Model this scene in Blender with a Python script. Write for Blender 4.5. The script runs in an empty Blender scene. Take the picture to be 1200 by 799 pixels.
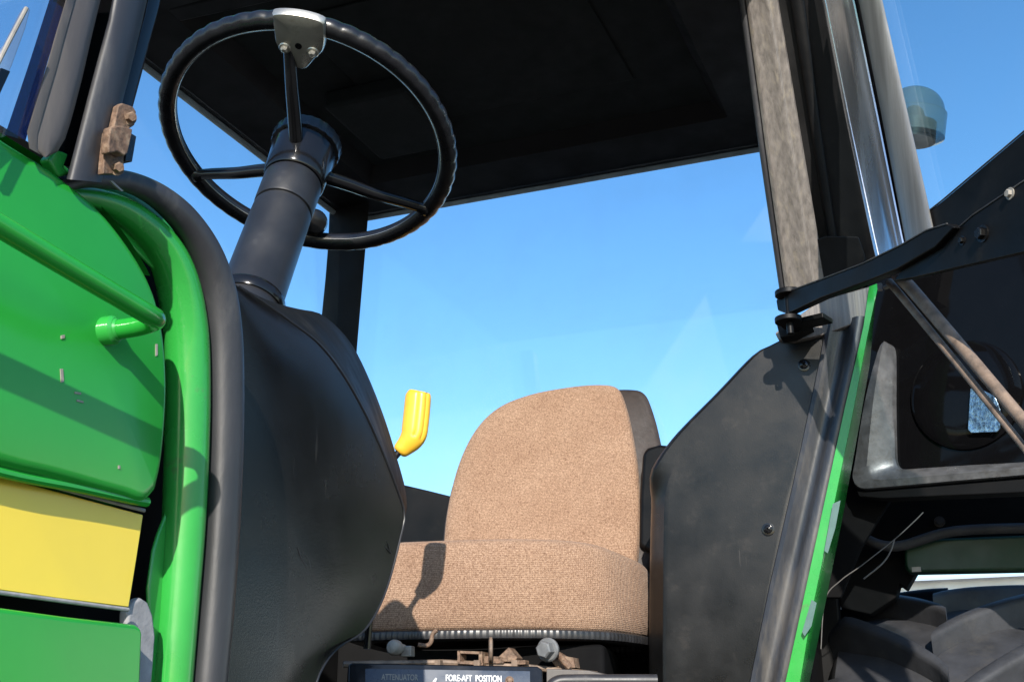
import bpy, bmesh, math, random
from mathutils import Vector, Matrix
random.seed(7)
V = Vector
SC = bpy.context.scene
COL = SC.collection

# ------------------------------------------------------------------ camera and the survey of the place
FPX = 1399.0
TH, AZ = math.radians(18.6), math.radians(22.0)
CAM = V((0, 0, 1.45))
HD = V((-math.sin(AZ), math.cos(AZ), 0)); RT = V((math.cos(AZ), math.sin(AZ), 0)); ZU = V((0, 0, 1))
FW = HD*math.cos(TH) + ZU*math.sin(TH); UP = -HD*math.sin(TH) + ZU*math.cos(TH)
def ray(px, py): return FW + RT*((px-600)/FPX) + UP*((399.5-py)/FPX)
def PT(px, py, t): d = ray(px, py); return CAM + d*(t/d.dot(HD))
def PX(px, py, x): d = ray(px, py); return CAM + d*((x-CAM.x)/d.x)
def PY(px, py, y): d = ray(px, py); return CAM + d*((y-CAM.y)/d.y)
def PZ(px, py, z): d = ray(px, py); return CAM + d*((z-CAM.z)/d.z)
def PP(px, py, p, n): d = ray(px, py); return CAM + d*((p-CAM).dot(n)/d.dot(n))
def plx(x): return lambda a, b: PX(a, b, x)
def ply(y): return lambda a, b: PY(a, b, y)
def plp(p, n): return lambda a, b: PP(a, b, p, n)
def mpp(p): return (p-CAM).dot(FW)/FPX        # metres per photo pixel at a place

cam_d = bpy.data.cameras.new('camera'); cam = bpy.data.objects.new('camera', cam_d); COL.objects.link(cam)
cam.location = CAM; cam.rotation_euler = (math.pi/2+TH, 0, AZ)
cam_d.sensor_width = 36; cam_d.lens = 36*FPX/1200; cam_d.clip_start = 0.02; cam_d.clip_end = 2000
SC.camera = cam

# ------------------------------------------------------------------ light
SUNV = V((-0.33, 0.87, -0.44)).normalized()      # the way the light travels
w = bpy.data.worlds.new('World'); SC.world = w; w.use_nodes = True
nt = w.node_tree; bgn = nt.nodes['Background']
sky = nt.nodes.new('ShaderNodeTexSky'); sky.sky_type = 'NISHITA'; sky.sun_disc = False
sky.sun_elevation = math.asin(-SUNV.z); sky.sun_rotation = math.atan2(-SUNV.x, -SUNV.y)
sky.altitude = 200; sky.air_density = 1.2; sky.dust_density = 0.4; sky.ozone_density = 3.2
hs = nt.nodes.new('ShaderNodeHueSaturation'); hs.inputs['Saturation'].default_value = 1.2; hs.inputs['Value'].default_value = 1.05
nt.links.new(sky.outputs[0], hs.inputs['Color']); nt.links.new(hs.outputs[0], bgn.inputs[0]); bgn.inputs[1].default_value = 0.15
sl = bpy.data.lights.new('sun', 'SUN'); sl.energy = 4.7; sl.angle = math.radians(0.53); sl.color = (1.0, 0.93, 0.83)
so = bpy.data.objects.new('sun', sl); COL.objects.link(so); so.location = (4, -8, 6)
so.rotation_euler = SUNV.to_track_quat('-Z', 'Y').to_euler()
SC.view_settings.view_transform = 'Standard'; SC.view_settings.look = 'None'
SC.view_settings.exposure = 0.68; SC.view_settings.gamma = 1; SC.view_settings.use_curve_mapping = False

# ------------------------------------------------------------------ materials
def mat(name, base, rough=0.5, metal=0.0, var=0.25, scale=30, stretch=(1, 1, 1), bump=0.0, bscale=200, coat=0.0,
        dirt=None, dirt_amt=0.0, dscale=8, scratch=None, rvar=0.12, spec=0.5):
    m = bpy.data.materials.new(name); m.use_nodes = True
    n = m.node_tree.nodes; L = m.node_tree.links; b = n['Principled BSDF']
    b.inputs['Roughness'].default_value = rough; b.inputs['Metallic'].default_value = metal
    b.inputs['Coat Weight'].default_value = coat; b.inputs['Coat Roughness'].default_value = 0.06
    b.inputs['Specular IOR Level'].default_value = spec
    tc = n.new('ShaderNodeTexCoord'); mp = n.new('ShaderNodeMapping'); mp.inputs['Scale'].default_value = stretch
    L.new(tc.outputs['Object'], mp.inputs[0])
    def noise(s, d=5, r=0.6):
        t = n.new('ShaderNodeTexNoise'); t.inputs['Scale'].default_value = s; t.inputs['Detail'].default_value = d
        t.inputs['Roughness'].default_value = r; L.new(mp.outputs[0], t.inputs[0]); return t
    def ramp(src, a, c0, b_, c1):
        r = n.new('ShaderNodeValToRGB'); r.color_ramp.elements[0].position = a; r.color_ramp.elements[0].color = c0
        r.color_ramp.elements[1].position = b_; r.color_ramp.elements[1].color = c1; L.new(src, r.inputs[0]); return r
    n1 = noise(scale)
    lo = tuple(c*(1-var) for c in base)+(1,); hi = tuple(min(1, c*(1+var)) for c in base)+(1,)
    out = ramp(n1.outputs['Fac'], 0.3, lo, 0.7, hi).outputs[0]
    def mix(fac, a, bcol):
        x = n.new('ShaderNodeMix'); x.data_type = 'RGBA'; L.new(fac, x.inputs[0]); L.new(a, x.inputs[6])
        x.inputs[7].default_value = tuple(bcol)+(1,); return x.outputs[2]
    if dirt is not None:
        nd = noise(dscale, 9, 0.7); rd = ramp(nd.outputs['Fac'], 0.62-dirt_amt*0.4, (0, 0, 0, 1), 0.78-dirt_amt*0.2, (1, 1, 1, 1))
        out = mix(rd.outputs[0], out, dirt)
    if scratch is not None:
        nw = n.new('ShaderNodeTexNoise'); nw.inputs['Scale'].default_value = 90; nw.inputs['Detail'].default_value = 2
        mp2 = n.new('ShaderNodeMapping'); mp2.inputs['Scale'].default_value = (1, 1, 0.08); mp2.inputs['Rotation'].default_value = (0.5, 0.6, 0.4)
        L.new(tc.outputs['Object'], mp2.inputs[0]); L.new(mp2.outputs[0], nw.inputs[0])
        rs = ramp(nw.outputs['Fac'], 0.72, (0, 0, 0, 1), 0.75, (1, 1, 1, 1)); out = mix(rs.outputs[0], out, scratch)
    L.new(out, b.inputs['Base Color'])
    nr = noise(scale*0.6+3, 6); mr = n.new('ShaderNodeMapRange'); L.new(nr.outputs['Fac'], mr.inputs[0])
    mr.inputs[1].default_value = 0.3; mr.inputs[2].default_value = 0.7
    mr.inputs[3].default_value = max(0.02, rough-rvar); mr.inputs[4].default_value = min(1, rough+rvar)
    L.new(mr.outputs[0], b.inputs['Roughness'])
    if bump > 0:
        nb = noise(bscale, 4); bp = n.new('ShaderNodeBump'); bp.inputs['Strength'].default_value = bump; bp.inputs['Distance'].default_value = 0.002
        L.new(nb.outputs['Fac'], bp.inputs['Height']); L.new(bp.outputs[0], b.inputs['Normal'])
    return m

def glass(name, tint, ior=1.5, rough=0.0, extra=0.0, dust=(0.5, 0.5, 0.48)):
    m = bpy.data.materials.new(name); m.use_nodes = True; n = m.node_tree.nodes; L = m.node_tree.links
    n.remove(n['Principled BSDF']); o = n['Material Output']
    tr = n.new('ShaderNodeBsdfTransparent'); tr.inputs[0].default_value = tuple(tint)+(1,)
    gl = n.new('ShaderNodeBsdfGlossy'); gl.inputs['Roughness'].default_value = rough
    fr = n.new('ShaderNodeFresnel'); ge = n.new('ShaderNodeNewGeometry'); mi = n.new('ShaderNodeMapRange'); mi.inputs[3].default_value = ior; mi.inputs[4].default_value = 1/ior
    L.new(ge.outputs['Backfacing'], mi.inputs[0]); L.new(mi.outputs[0], fr.inputs[0])
    tc = n.new('ShaderNodeTexCoord'); no = n.new('ShaderNodeTexNoise'); no.inputs['Scale'].default_value = 6; no.inputs['Detail'].default_value = 8
    L.new(tc.outputs['Object'], no.inputs[0])
    df = n.new('ShaderNodeBsdfDiffuse'); df.inputs[0].default_value = tuple(dust)+(1,)
    mr = n.new('ShaderNodeMapRange'); L.new(no.outputs['Fac'], mr.inputs[0]); mr.inputs[1].default_value = 0.45; mr.inputs[2].default_value = 0.8
    mr.inputs[3].default_value = extra*0.3; mr.inputs[4].default_value = extra
    m0 = n.new('ShaderNodeMixShader'); L.new(mr.outputs[0], m0.inputs[0]); L.new(tr.outputs[0], m0.inputs[1]); L.new(df.outputs[0], m0.inputs[2])
    m1 = n.new('ShaderNodeMixShader'); L.new(fr.outputs[0], m1.inputs[0]); L.new(m0.outputs[0], m1.inputs[1]); L.new(gl.outputs[0], m1.inputs[2])
    L.new(m1.outputs[0], o.inputs[0]); return m

M = {}
M['green'] = mat('green_paint', (0.018, 0.29, 0.034), 0.22, var=0.09, scale=5, coat=0.08, spec=0.4, bump=0.03, bscale=60, rvar=0.05, scratch=None)
M['greenw'] = mat('worn_green_paint', (0.024, 0.29, 0.042), 0.28, var=0.10, scale=14, coat=0.3, dirt=(0.09, 0.13, 0.06), dirt_amt=0.02, dscale=26, bump=0.05, bscale=90)
M['shadegreen'] = mat('shaded_green_paint', (0.004, 0.03, 0.011), 0.5, var=0.3, scale=12, dirt=(0.03, 0.035, 0.02), dirt_amt=0.2)  # green darkened to carry the cab's shade on the fender edge
M['yellow'] = mat('yellow_decal', (0.78, 0.58, 0.045), 0.35, var=0.05, scale=6, coat=0.2, rvar=0.05)
M['knob'] = mat('yellow_plastic', (0.75, 0.42, 0.03), 0.38, var=0.06, scale=40)
M['rubber'] = mat('weathered_rubber', (0.028, 0.028, 0.032), 0.45, var=0.3, scale=18, stretch=(1, 1, 0.25), bump=0.12, bscale=140, dirt=(0.085, 0.083, 0.08), dirt_amt=0.18, dscale=14)
M['rubber2'] = mat('brown_grey_rubber', (0.075, 0.066, 0.062), 0.5, var=0.25, scale=14, stretch=(1, 1, 0.2), bump=0.15, bscale=120, dirt=(0.13, 0.115, 0.10), dirt_amt=0.22, dscale=10)
M['black'] = mat('black_plastic', (0.0065, 0.0062, 0.0062), 0.23, var=0.3, scale=9, bump=0.10, bscale=420, dirt=(0.012, 0.011, 0.010), dirt_amt=0.05, dscale=7, scratch=(0.02, 0.019, 0.018), rvar=0.07, spec=0.32)
M['panel'] = mat('dusty_black_panel', (0.0068, 0.0067, 0.0067), 0.36, var=0.25, scale=11, bump=0.10, bscale=380, dirt=(0.021, 0.018, 0.016), dirt_amt=0.16, dscale=22, scratch=(0.03, 0.027, 0.025), spec=0.38)
M['flange'] = mat('dusty_steel_flange', (0.034, 0.036, 0.042), 0.36, var=0.45, scale=20, stretch=(1, 1, 0.25), bump=0.2, bscale=120, dirt=(0.10, 0.09, 0.078), dirt_amt=0.32, dscale=14)
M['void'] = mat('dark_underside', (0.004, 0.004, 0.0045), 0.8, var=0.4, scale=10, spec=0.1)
M['gloss'] = mat('gloss_black', (0.006, 0.006, 0.007), 0.15, var=0.2, scale=30, rvar=0.06, bump=0.05, bscale=90, spec=0.4)
M['rimblack'] = mat('worn_black_rim', (0.008, 0.008, 0.010), 0.3, var=0.3, scale=50, rvar=0.12, bump=0.15, bscale=110)
M['column'] = mat('grey_column_cover', (0.015, 0.0155, 0.018), 0.42, var=0.2, scale=22, bump=0.08, bscale=300, dirt=(0.05, 0.05, 0.05), dirt_amt=0.05, dscale=18)
M['tubepaint'] = mat('dull_grey_tube', (0.24, 0.235, 0.225), 0.36, metal=0.4, var=0.4, scale=30, stretch=(1, 1, 0.07), bump=0.2, bscale=110, dirt=(0.12, 0.11, 0.10), dirt_amt=0.15, dscale=14)
M['crown'] = mat('matte_black_plastic', (0.008, 0.008, 0.008), 0.62, var=0.35, scale=14, bump=0.15, bscale=300, dirt=(0.028, 0.026, 0.023), dirt_amt=0.15, dscale=12, spec=0.12)
M['qframe'] = mat('worn_grey_moulding', (0.095, 0.096, 0.10), 0.34, metal=0.2, var=0.35, scale=40, bump=0.12, bscale=160, dirt=(0.05, 0.044, 0.038), dirt_amt=0.2, dscale=22)
M['steel'] = mat('bare_steel', (0.42, 0.40, 0.355), 0.33, metal=0.75, var=0.2, scale=25, rvar=0.12, dirt=(0.25, 0.2, 0.15), dirt_amt=0.08, dscale=22)
M['chrome'] = mat('worn_bright_strip', (0.62, 0.64, 0.68), 0.24, metal=0.9, var=0.2, scale=20, stretch=(1, 1, 0.12), rvar=0.12, bump=0.12, bscale=60, dirt=(0.12, 0.11, 0.10), dirt_amt=0.04, dscale=22)
M['rust'] = mat('rusty_steel', (0.13, 0.078, 0.05), 0.75, var=0.6, scale=140, bump=0.6, bscale=160, dirt=(0.27, 0.20, 0.14), dirt_amt=0.3, dscale=90)
M['rustbar'] = mat('rusted_black_tube', (0.19, 0.135, 0.098), 0.6, metal=0.1, var=0.45, scale=35, stretch=(1, 1, 1), bump=0.25, bscale=140, dirt=(0.035, 0.033, 0.032), dirt_amt=0.3, dscale=22)
M['weather'] = mat('weathered_post_paint', (0.155, 0.138, 0.125), 0.36, var=0.35, scale=110, stretch=(1, 1, 0.012), bump=0.25, bscale=160, dirt=(0.25, 0.215, 0.165), dirt_amt=0.22, dscale=70)
M['head'] = mat('black_headliner', (0.008, 0.0105, 0.0105), 0.8, var=0.25, scale=10, bump=0.1, bscale=200, spec=0.2)
M['headdark'] = mat('black_header', (0.003, 0.003, 0.0034), 0.6, var=0.3, scale=12, spec=0.2)
M['trim'] = mat('pale_roof_trim', (0.30, 0.30, 0.28), 0.6, var=0.3, scale=14)  # much paler grey than the header beside it
M['tyre'] = mat('tyre_rubber', (0.026, 0.027, 0.031), 0.65, var=0.35, scale=16, bump=0.2, bscale=140, dirt=(0.05, 0.047, 0.043), dirt_amt=0.15, dscale=9)
M['nylon'] = mat('grey_nylon', (0.26, 0.24, 0.21), 0.5, var=0.25, scale=60)
M['greyfoam'] = mat('grey_foam', (0.25, 0.25, 0.26), 0.8, var=0.25, scale=50, bump=0.3, bscale=250)
M['label'] = mat('navy_label', (0.018, 0.032, 0.06), 0.3, var=0.1, scale=20)
M['print'] = mat('white_print', (0.75, 0.75, 0.75), 0.5, var=0.03)
M['palestick'] = mat('pale_tape', (0.06, 0.125, 0.115), 0.5, var=0.15, scale=40)
M['wire'] = mat('grey_wire', (0.10, 0.095, 0.09), 0.5)
M['pane'] = glass('clear_glass', (0.90, 0.95, 0.98), 1.38, 0.0, 0.05)
M['doorpane'] = glass('door_glass', (0.90, 0.96, 0.98), 1.45, 0.0, 0.02)
M['tint'] = glass('tinted_glass', (0.10, 0.15, 0.27), 1.5, 0.0, 0.05)
M['lampglass'] = glass('teal_lamp_glass', (0.45, 0.60, 0.62), 1.5, 0.05, 0.6, (0.10, 0.17, 0.18))
M['darkglass'] = mat('dark_glass', (0.003, 0.003, 0.0035), 0.06, var=0.1, rvar=0.03, spec=0.12)
M['satin'] = mat('satin_black_paint', (0.004, 0.004, 0.0046), 0.45, var=0.4, scale=16, bump=0.1, bscale=150, dirt=(0.012, 0.011, 0.010), dirt_amt=0.12, dscale=30, spec=0.18)
M['trimrib'] = mat('ribbed_vinyl', (0.022, 0.022, 0.024), 0.36, var=0.3, scale=30)

def fabric():
    m = bpy.data.materials.new('tan_woven_fabric'); m.use_nodes = True; n = m.node_tree.nodes; L = m.node_tree.links; b = n['Principled BSDF']
    b.inputs['Roughness'].default_value = 0.95; b.inputs['Specular IOR Level'].default_value = 0.15
    b.inputs['Sheen Weight'].default_value = 0.08
    tc = n.new('ShaderNodeTexCoord')
    def noise(s, d, r=0.6):
        t = n.new('ShaderNodeTexNoise'); t.inputs['Scale'].default_value = s; t.inputs['Detail'].default_value = d; t.inputs['Roughness'].default_value = r
        L.new(tc.outputs['Object'], t.inputs[0]); return t
    a = noise(320, 4, 0.75); r = n.new('ShaderNodeValToRGB'); L.new(a.outputs['Fac'], r.inputs[0])
    r.color_ramp.elements[0].position = 0.33; r.color_ramp.elements[0].color = (0.15, 0.085, 0.054, 1)
    r.color_ramp.elements[1].position = 0.66; r.color_ramp.elements[1].color = (0.48, 0.33, 0.23, 1)
    wv = n.new('ShaderNodeTexWave'); wv.bands_direction = 'Z'; wv.inputs['Scale'].default_value = 85; wv.inputs['Distortion'].default_value = 1.2
    wv.inputs['Detail'].default_value = 2; L.new(tc.outputs['Object'], wv.inputs[0])
    wx = n.new('ShaderNodeTexWave'); wx.bands_direction = 'X'; wx.inputs['Scale'].default_value = 95; wx.inputs['Distortion'].default_value = 1.6
    L.new(tc.outputs['Object'], wx.inputs[0])
    mu = n.new('ShaderNodeMath'); mu.operation = 'MULTIPLY'; L.new(wv.outputs['Fac'], mu.inputs[0]); L.new(wx.outputs['Fac'], mu.inputs[1])
    mx = n.new('ShaderNodeMix'); mx.data_type = 'RGBA'; mx.blend_type = 'MULTIPLY'; mx.inputs[0].default_value = 1
    rr = n.new('ShaderNodeValToRGB'); L.new(wv.outputs['Fac'], rr.inputs[0]); rr.color_ramp.elements[0].color = (0.74, 0.70, 0.68, 1); rr.color_ramp.elements[1].color = (1, 1, 1, 1)
    L.new(r.outputs[0], mx.inputs[6]); L.new(rr.outputs[0], mx.inputs[7])
    big = noise(9, 4); rb = n.new('ShaderNodeValToRGB'); L.new(big.outputs['Fac'], rb.inputs[0])
    rb.color_ramp.elements[0].position = 0.3; rb.color_ramp.elements[0].color = (0.86, 0.82, 0.80, 1); rb.color_ramp.elements[1].position = 0.65; rb.color_ramp.elements[1].color = (1, 1, 1, 1)
    m2 = n.new('ShaderNodeMix'); m2.data_type = 'RGBA'; m2.blend_type = 'MULTIPLY'; m2.inputs[0].default_value = 1
    L.new(mx.outputs[2], m2.inputs[6]); L.new(rb.outputs[0], m2.inputs[7]); L.new(m2.outputs[2], b.inputs['Base Color'])
    ad = n.new('ShaderNodeMath'); ad.operation = 'ADD'; L.new(a.outputs['Fac'], ad.inputs[0]); L.new(mu.outputs[0], ad.inputs[1])
    bp = n.new('ShaderNodeBump'); bp.inputs['Strength'].default_value = 0.45; bp.inputs['Distance'].default_value = 0.002
    L.new(ad.outputs[0], bp.inputs['Height']); L.new(bp.outputs[0], b.inputs['Normal']); return m
M['fabric'] = fabric()

# ------------------------------------------------------------------ mesh helpers
ROOT = bpy.data.objects.new('tractor', None); COL.objects.link(ROOT); ROOT.location = (-0.99, 1.6, 0)
ROOT['label'] = 'green farm tractor with an open glazed cab, tan fabric seat and black steering wheel'
ROOT['category'] = 'tractor'
def empty(name, loc, parent=ROOT):
    e = bpy.data.objects.new(name, None); COL.objects.link(e); e.parent = parent
    e.empty_display_size = 0.05
    e.location = V(loc) - origin(parent); return e
def origin(o):
    p = V((0, 0, 0))
    while o is not None: p = p + o.location; o = o.parent
    return p
def obj(name, bm, m, parent=ROOT, bevel=0.0, seg=2, angle=35, solid=0.0, label=None, sharp=32):
    bmesh.ops.remove_doubles(bm, verts=bm.verts, dist=1e-6)
    bmesh.ops.recalc_face_normals(bm, faces=bm.faces)
    c = sum((v.co for v in bm.verts), V((0, 0, 0)))/max(1, len(bm.verts))
    c = V((round(c.x, 3), round(c.y, 3), round(c.z, 3)))
    for v in bm.verts: v.co -= c
    me = bpy.data.meshes.new(name); bm.to_mesh(me); bm.free()
    for p in me.polygons: p.use_smooth = True
    me.set_sharp_from_angle(angle=math.radians(sharp))
    me.materials.append(M[m] if isinstance(m, str) else m)
    o = bpy.data.objects.new(name, me); COL.objects.link(o)
    if parent is not None: o.parent = parent; o.location = c - origin(parent)
    else: o.location = c
    if solid:
        s = o.modifiers.new('solid', 'SOLIDIFY'); s.thickness = solid; s.offset = 0
    if bevel:
        b = o.modifiers.new('bevel', 'BEVEL'); b.width = bevel; b.segments = seg; b.limit_method = 'ANGLE'; b.angle_limit = math.radians(angle); b.harden_normals = True
    if label: o['label'] = label
    return o
def cat(pts, n=6, closed=False):
    """Catmull-Rom through the points (vectors or tuples of any length)"""
    P = [tuple(p) for p in pts]; out = []; N = len(P)
    rng = range(N if closed else N-1)
    for i in rng:
        if closed: a, b, c, d = P[(i-1) % N], P[i], P[(i+1) % N], P[(i+2) % N]
        else: a, b, c, d = P[max(0, i-1)], P[i], P[i+1], P[min(N-1, i+2)]
        for k in range(n):
            t = k/n
            out.append(tuple(0.5*(2*q+(r-p)*t+(2*p-5*q+4*r-s)*t*t+(3*q-p-3*r+s)*t**3) for p, q, r, s in zip(a, b, c, d)))
    if not closed: out.append(P[-1])
    return out
def resample(pts, n):
    P = [V(p) for p in pts]; d = [0]
    for a, b in zip(P, P[1:]): d.append(d[-1]+(b-a).length)
    out = []; j = 0
    for i in range(n):
        s = d[-1]*i/(n-1)
        while j < len(P)-2 and d[j+1] < s: j += 1
        k = (s-d[j])/max(1e-9, d[j+1]-d[j]); out.append(P[j].lerp(P[j+1], min(1, max(0, k))))
    return out
def grid(bm, rows, close_u=False, close_v=False, cap=False):
    R = [[bm.verts.new(p) for p in r] for r in rows]; nu = len(R); nv = len(R[0])
    for i in range(nu if close_u else nu-1):
        for j in range(nv if close_v else nv-1):
            q = [R[i][j], R[i][(j+1) % nv], R[(i+1) % nu][(j+1) % nv], R[(i+1) % nu][j]]
            try: bm.faces.new(q)
            except ValueError: pass
    if cap:
        bm.faces.new(R[0]); bm.faces.new(list(reversed(R[-1])))
    return R
def tube(bm, pts, r, n=14, closed=False, cap=True, flat=1.0):
    P = [V(p[:3]) for p in pts]; N = len(P)
    rad = [r]*N if isinstance(r, (int, float)) else list(r)
    T = []
    for i in range(N):
        a = P[i-1] if (i or closed) else P[0]; b = P[(i+1) % N] if (i < N-1 or closed) else P[-1]
        T.append((b-a).normalized())
    up = V((0, 0, 1)) if abs(T[0].z) < 0.9 else V((1, 0, 0))
    nrm = (up - T[0]*up.dot(T[0])).normalized(); rows = []
    for i in range(N):
        nrm = (nrm - T[i]*nrm.dot(T[i])).normalized(); bi = T[i].cross(nrm)
        rows.append([P[i]+(nrm*math.cos(2*math.pi*k/n)+bi*math.sin(2*math.pi*k/n)*flat)*rad[i] for k in range(n)])
    grid(bm, rows, close_u=closed, close_v=True, cap=cap and not closed)
def lathe(bm, base, axis, prof, n=32, cap=True):
    axis = V(axis).normalized(); x = axis.orthogonal().normalized(); y = axis.cross(x)
    rows = [[V(base)+axis*h+(x*math.cos(2*math.pi*k/n)+y*math.sin(2*math.pi*k/n))*r for k in range(n)] for h, r in prof]
    grid(bm, rows, close_v=True, cap=cap)
def slab(bm, pts, thick):
    """closed outline of 3-D points extruded by the vector thick"""
    a = [bm.verts.new(p) for p in pts]; b = [bm.verts.new(V(p)+V(thick)) for p in pts]
    bm.faces.new(a); bm.faces.new(list(reversed(b))); n = len(a)
    for i in range(n): bm.faces.new([a[i], b[i], b[(i+1) % n], a[(i+1) % n]])
def box(bm, c, sx, sy, sz, rot=None):
    m = bmesh.ops.create_cube(bm, size=1)['verts']
    for v in m:
        p = V((v.co.x*sx, v.co.y*sy, v.co.z*sz))
        if rot: p = rot @ p
        v.co = p + V(c)
def pxs(fn, pts): return [fn(*p) for p in pts]
def plate(name, fn, outline, thick, m, parent=ROOT, bevel=0.003, smooth=0, **k):
    o = cat(outline, smooth, True) if smooth else outline
    bm = bmesh.new(); slab(bm, pxs(fn, o), thick); return obj(name, bm, m, parent, bevel=bevel, **k)
def hexbolt(bm, c, axis, r, h, washer=1.5):
    axis = V(axis).normalized()
    lathe(bm, c, axis, [(0, r*washer), (h*0.25, r*washer)], 20)
    lathe(bm, V(c)+axis*h*0.26, axis, [(0, r), (h*0.7, r), (h*0.85, r*0.86)], 6)
def sh(p, dx=0, dy=0, dz=0): return V(p)+V((dx, dy, dz))

# ------------------------------------------------------------------ the ground
bm = bmesh.new(); S = 900
grid(bm, [[V((-S+2*S*i/8, -S+2*S*j/8, 0)) for j in range(9)] for i in range(9)])
gm = mat('gravel_yard', (0.115, 0.105, 0.092), 0.9, var=0.25, scale=0.8, bump=0.3, bscale=40, dirt=(0.16, 0.15, 0.13), dirt_amt=0.2, dscale=0.3)
g = obj('ground', bm, gm, None); g['kind'] = 'structure'

# ------------------------------------------------------------------ hood, left side
HX = -0.62
hood = empty('hood', (HX-0.1, 0.5, 1.5))
# upper side panel: bulged pressed sheet
top = cat([(-110, 80), (0, 155), (55, 190), (110, 233), (150, 280), (180, 332), (194, 385), (199, 440), (198, 490), (193, 545), (186, 577)], 6)
bot = cat([(-110, 512), (0, 546), (60, 560), (120, 576), (150, 584), (172, 590), (186, 577)], 6)
bm = bmesh.new(); NV = 26
def inset(poly, d):
    c = sum((V(p) for p in poly), V((0, 0, 0)))/len(poly); out = []
    n = len(poly)
    for i in range(n):
        a = V(poly[i-1]); b = V(poly[i]); e = V(poly[(i+1) % n])
        t = ((b-a).normalized()+(e-b).normalized()).normalized(); nn = V((0, -t.z, t.y))
        if (c-b).dot(nn) < 0: nn = -nn
        out.append(b+nn*d)
    return out
outl = top + list(reversed(bot[:-1]))
P0 = pxs(plx(HX), [(a, b) for a, b in outl])
rings = [(0.000, -0.03), (0.000, -0.014), (0.002, -0.0075), (0.006, -0.003), (0.012, -0.0008), (0.02, 0.0)]
bm = bmesh.new(); R = []
cc = sum(P0, V((0, 0, 0)))/len(P0)
for d, dx in ((1, -0.03), (1, -0.014), (0.988, -0.007), (0.97, -0.003), (0.94, -0.0008), (0.90, 0.0)): R.append([sh(cc.lerp(p, d), dx) for p in P0])
G = grid(bm, R, close_v=True)
cv = bm.verts.new(sum((v.co for v in G[-1]), V((0, 0, 0)))/len(G[-1]))
for i in range(len(G[-1])): bm.faces.new([G[-1][i-1], G[-1][i], cv])
obj('side_panel', bm, 'green', hood, sharp=60)
# folded lip under the upper panel
bm = bmesh.new(); lp = [PX(a, b, HX-0.008) for a, b in cat([(-110, 520), (0, 553), (90, 571), (150, 584), (172, 588)], 5)]
tube(bm, lp, 0.004, 10); obj('panel_lip', bm, 'green', hood)
# yellow stripe
sp = plx(HX-0.018)
plate('stripe', sp, [(-110, 527), (0, 558), (90, 582), (168, 603), (160, 655), (151, 711), (70, 701), (0, 691), (-110, 676)], (-0.004, 0, 0), 'yellow', hood, bevel=0.0008)
for nm, a, b in (('stripe_trim', [(-110, 521), (0, 552.5), (90, 577), (169, 598)], 3.0), ('stripe_trim', [(-110, 678), (0, 694), (75, 704), (150, 714)], 3.0)):
    pts = pxs(plx(HX-0.0145), a); bm = bmesh.new(); tube(bm, pts, 0.0016, 8); obj(nm, bm, 'greyfoam', hood)
plate('lower_panel', plx(HX), [(-110, 690), (0, 711), (80, 722), (160, 731), (167, 735), (168, 742), (160, 960), (-110, 960)], (-0.02, 0, 0), 'green', hood, bevel=0.004, seg=3)
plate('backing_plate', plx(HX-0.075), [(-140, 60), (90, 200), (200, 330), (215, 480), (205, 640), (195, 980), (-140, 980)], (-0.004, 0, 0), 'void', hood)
for pts in ([(71, 432), (74, 432), (75, 447), (72, 448)], [(88, 459), (95, 460), (95, 462), (88, 461)], [(91, 468), (98, 470), (98, 472), (90, 470)], [(129, 212), (132, 212), (145, 224), (142, 224)], [(72, 393), (76, 392), (76, 396), (72, 397)], [(139, 545), (141, 545), (141, 549), (139, 549)], [(183, 403), (185, 403), (185, 416), (183, 417)]):
    bm = bmesh.new(); slab(bm, pxs(plx(HX+0.0008), pts), (-0.0016, 0, 0)); obj('paint_chip', bm, 'nylon', hood)
# grey foam gasket behind the lower panel
plate('gasket', plx(HX-0.022), [(150, 716), (158, 704), (166, 699), (174, 705), (180, 720), (183, 745), (181, 775), (176, 830), (150, 830)], (-0.01, 0, 0), 'greyfoam', hood, bevel=0.003)
# hood top sheet (turns over, away from the eye)
bm = bmesh.new(); tl = [PX(a, b, HX-0.03) for a, b in top[:30]]
grid(bm, [tl, [sh(p, -0.05, 0, 0.012) for p in tl], [sh(p, -0.25, 0, 0.03) for p in tl], [sh(p, -0.55, 0, 0.012) for p in tl], [sh(p, -0.6, 0, -0.01) for p in tl], [sh(p, -0.6, 0, -0.4) for p in tl]])
obj('top_sheet', bm, 'green', hood)
# handrail
hr = empty('handrail', PX(125, 388, HX))
ro = 0.056
def rr(px, py, o): return PX(px, py, HX+o)
pts = [rr(-150, 176, ro), rr(-60, 229, ro), rr(60, 301, ro), rr(140, 348.5, ro), rr(168, 365, ro)]
e0 = rr(168, 365, ro); e2 = PX(124, 388, HX)
pts += [rr(181, 372.5, ro*0.93), rr(179, 377, ro*0.72), rr(158, 383, ro*0.42), e2]
bm = bmesh.new(); cp = cat([tuple(p) for p in pts], 8); tube(bm, cp, [0.0078*(1 if i < len(cp)-1 else 1) for i in range(len(cp))], 16); obj('rail', bm, 'green', hr)
bm = bmesh.new(); ax = (rr(158, 383, ro*0.42)-e2).normalized(); lathe(bm, e2+ax*0.001, ax, [(-0.004, 0.0115), (0.006, 0.0115), (0.0085, 0.0095)], 20)
lathe(bm, e2+ax*0.0085, ax, [(0, 0.0095), (0.003, 0.008)], 20); obj('collar', bm, 'greenw', hr)

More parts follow.
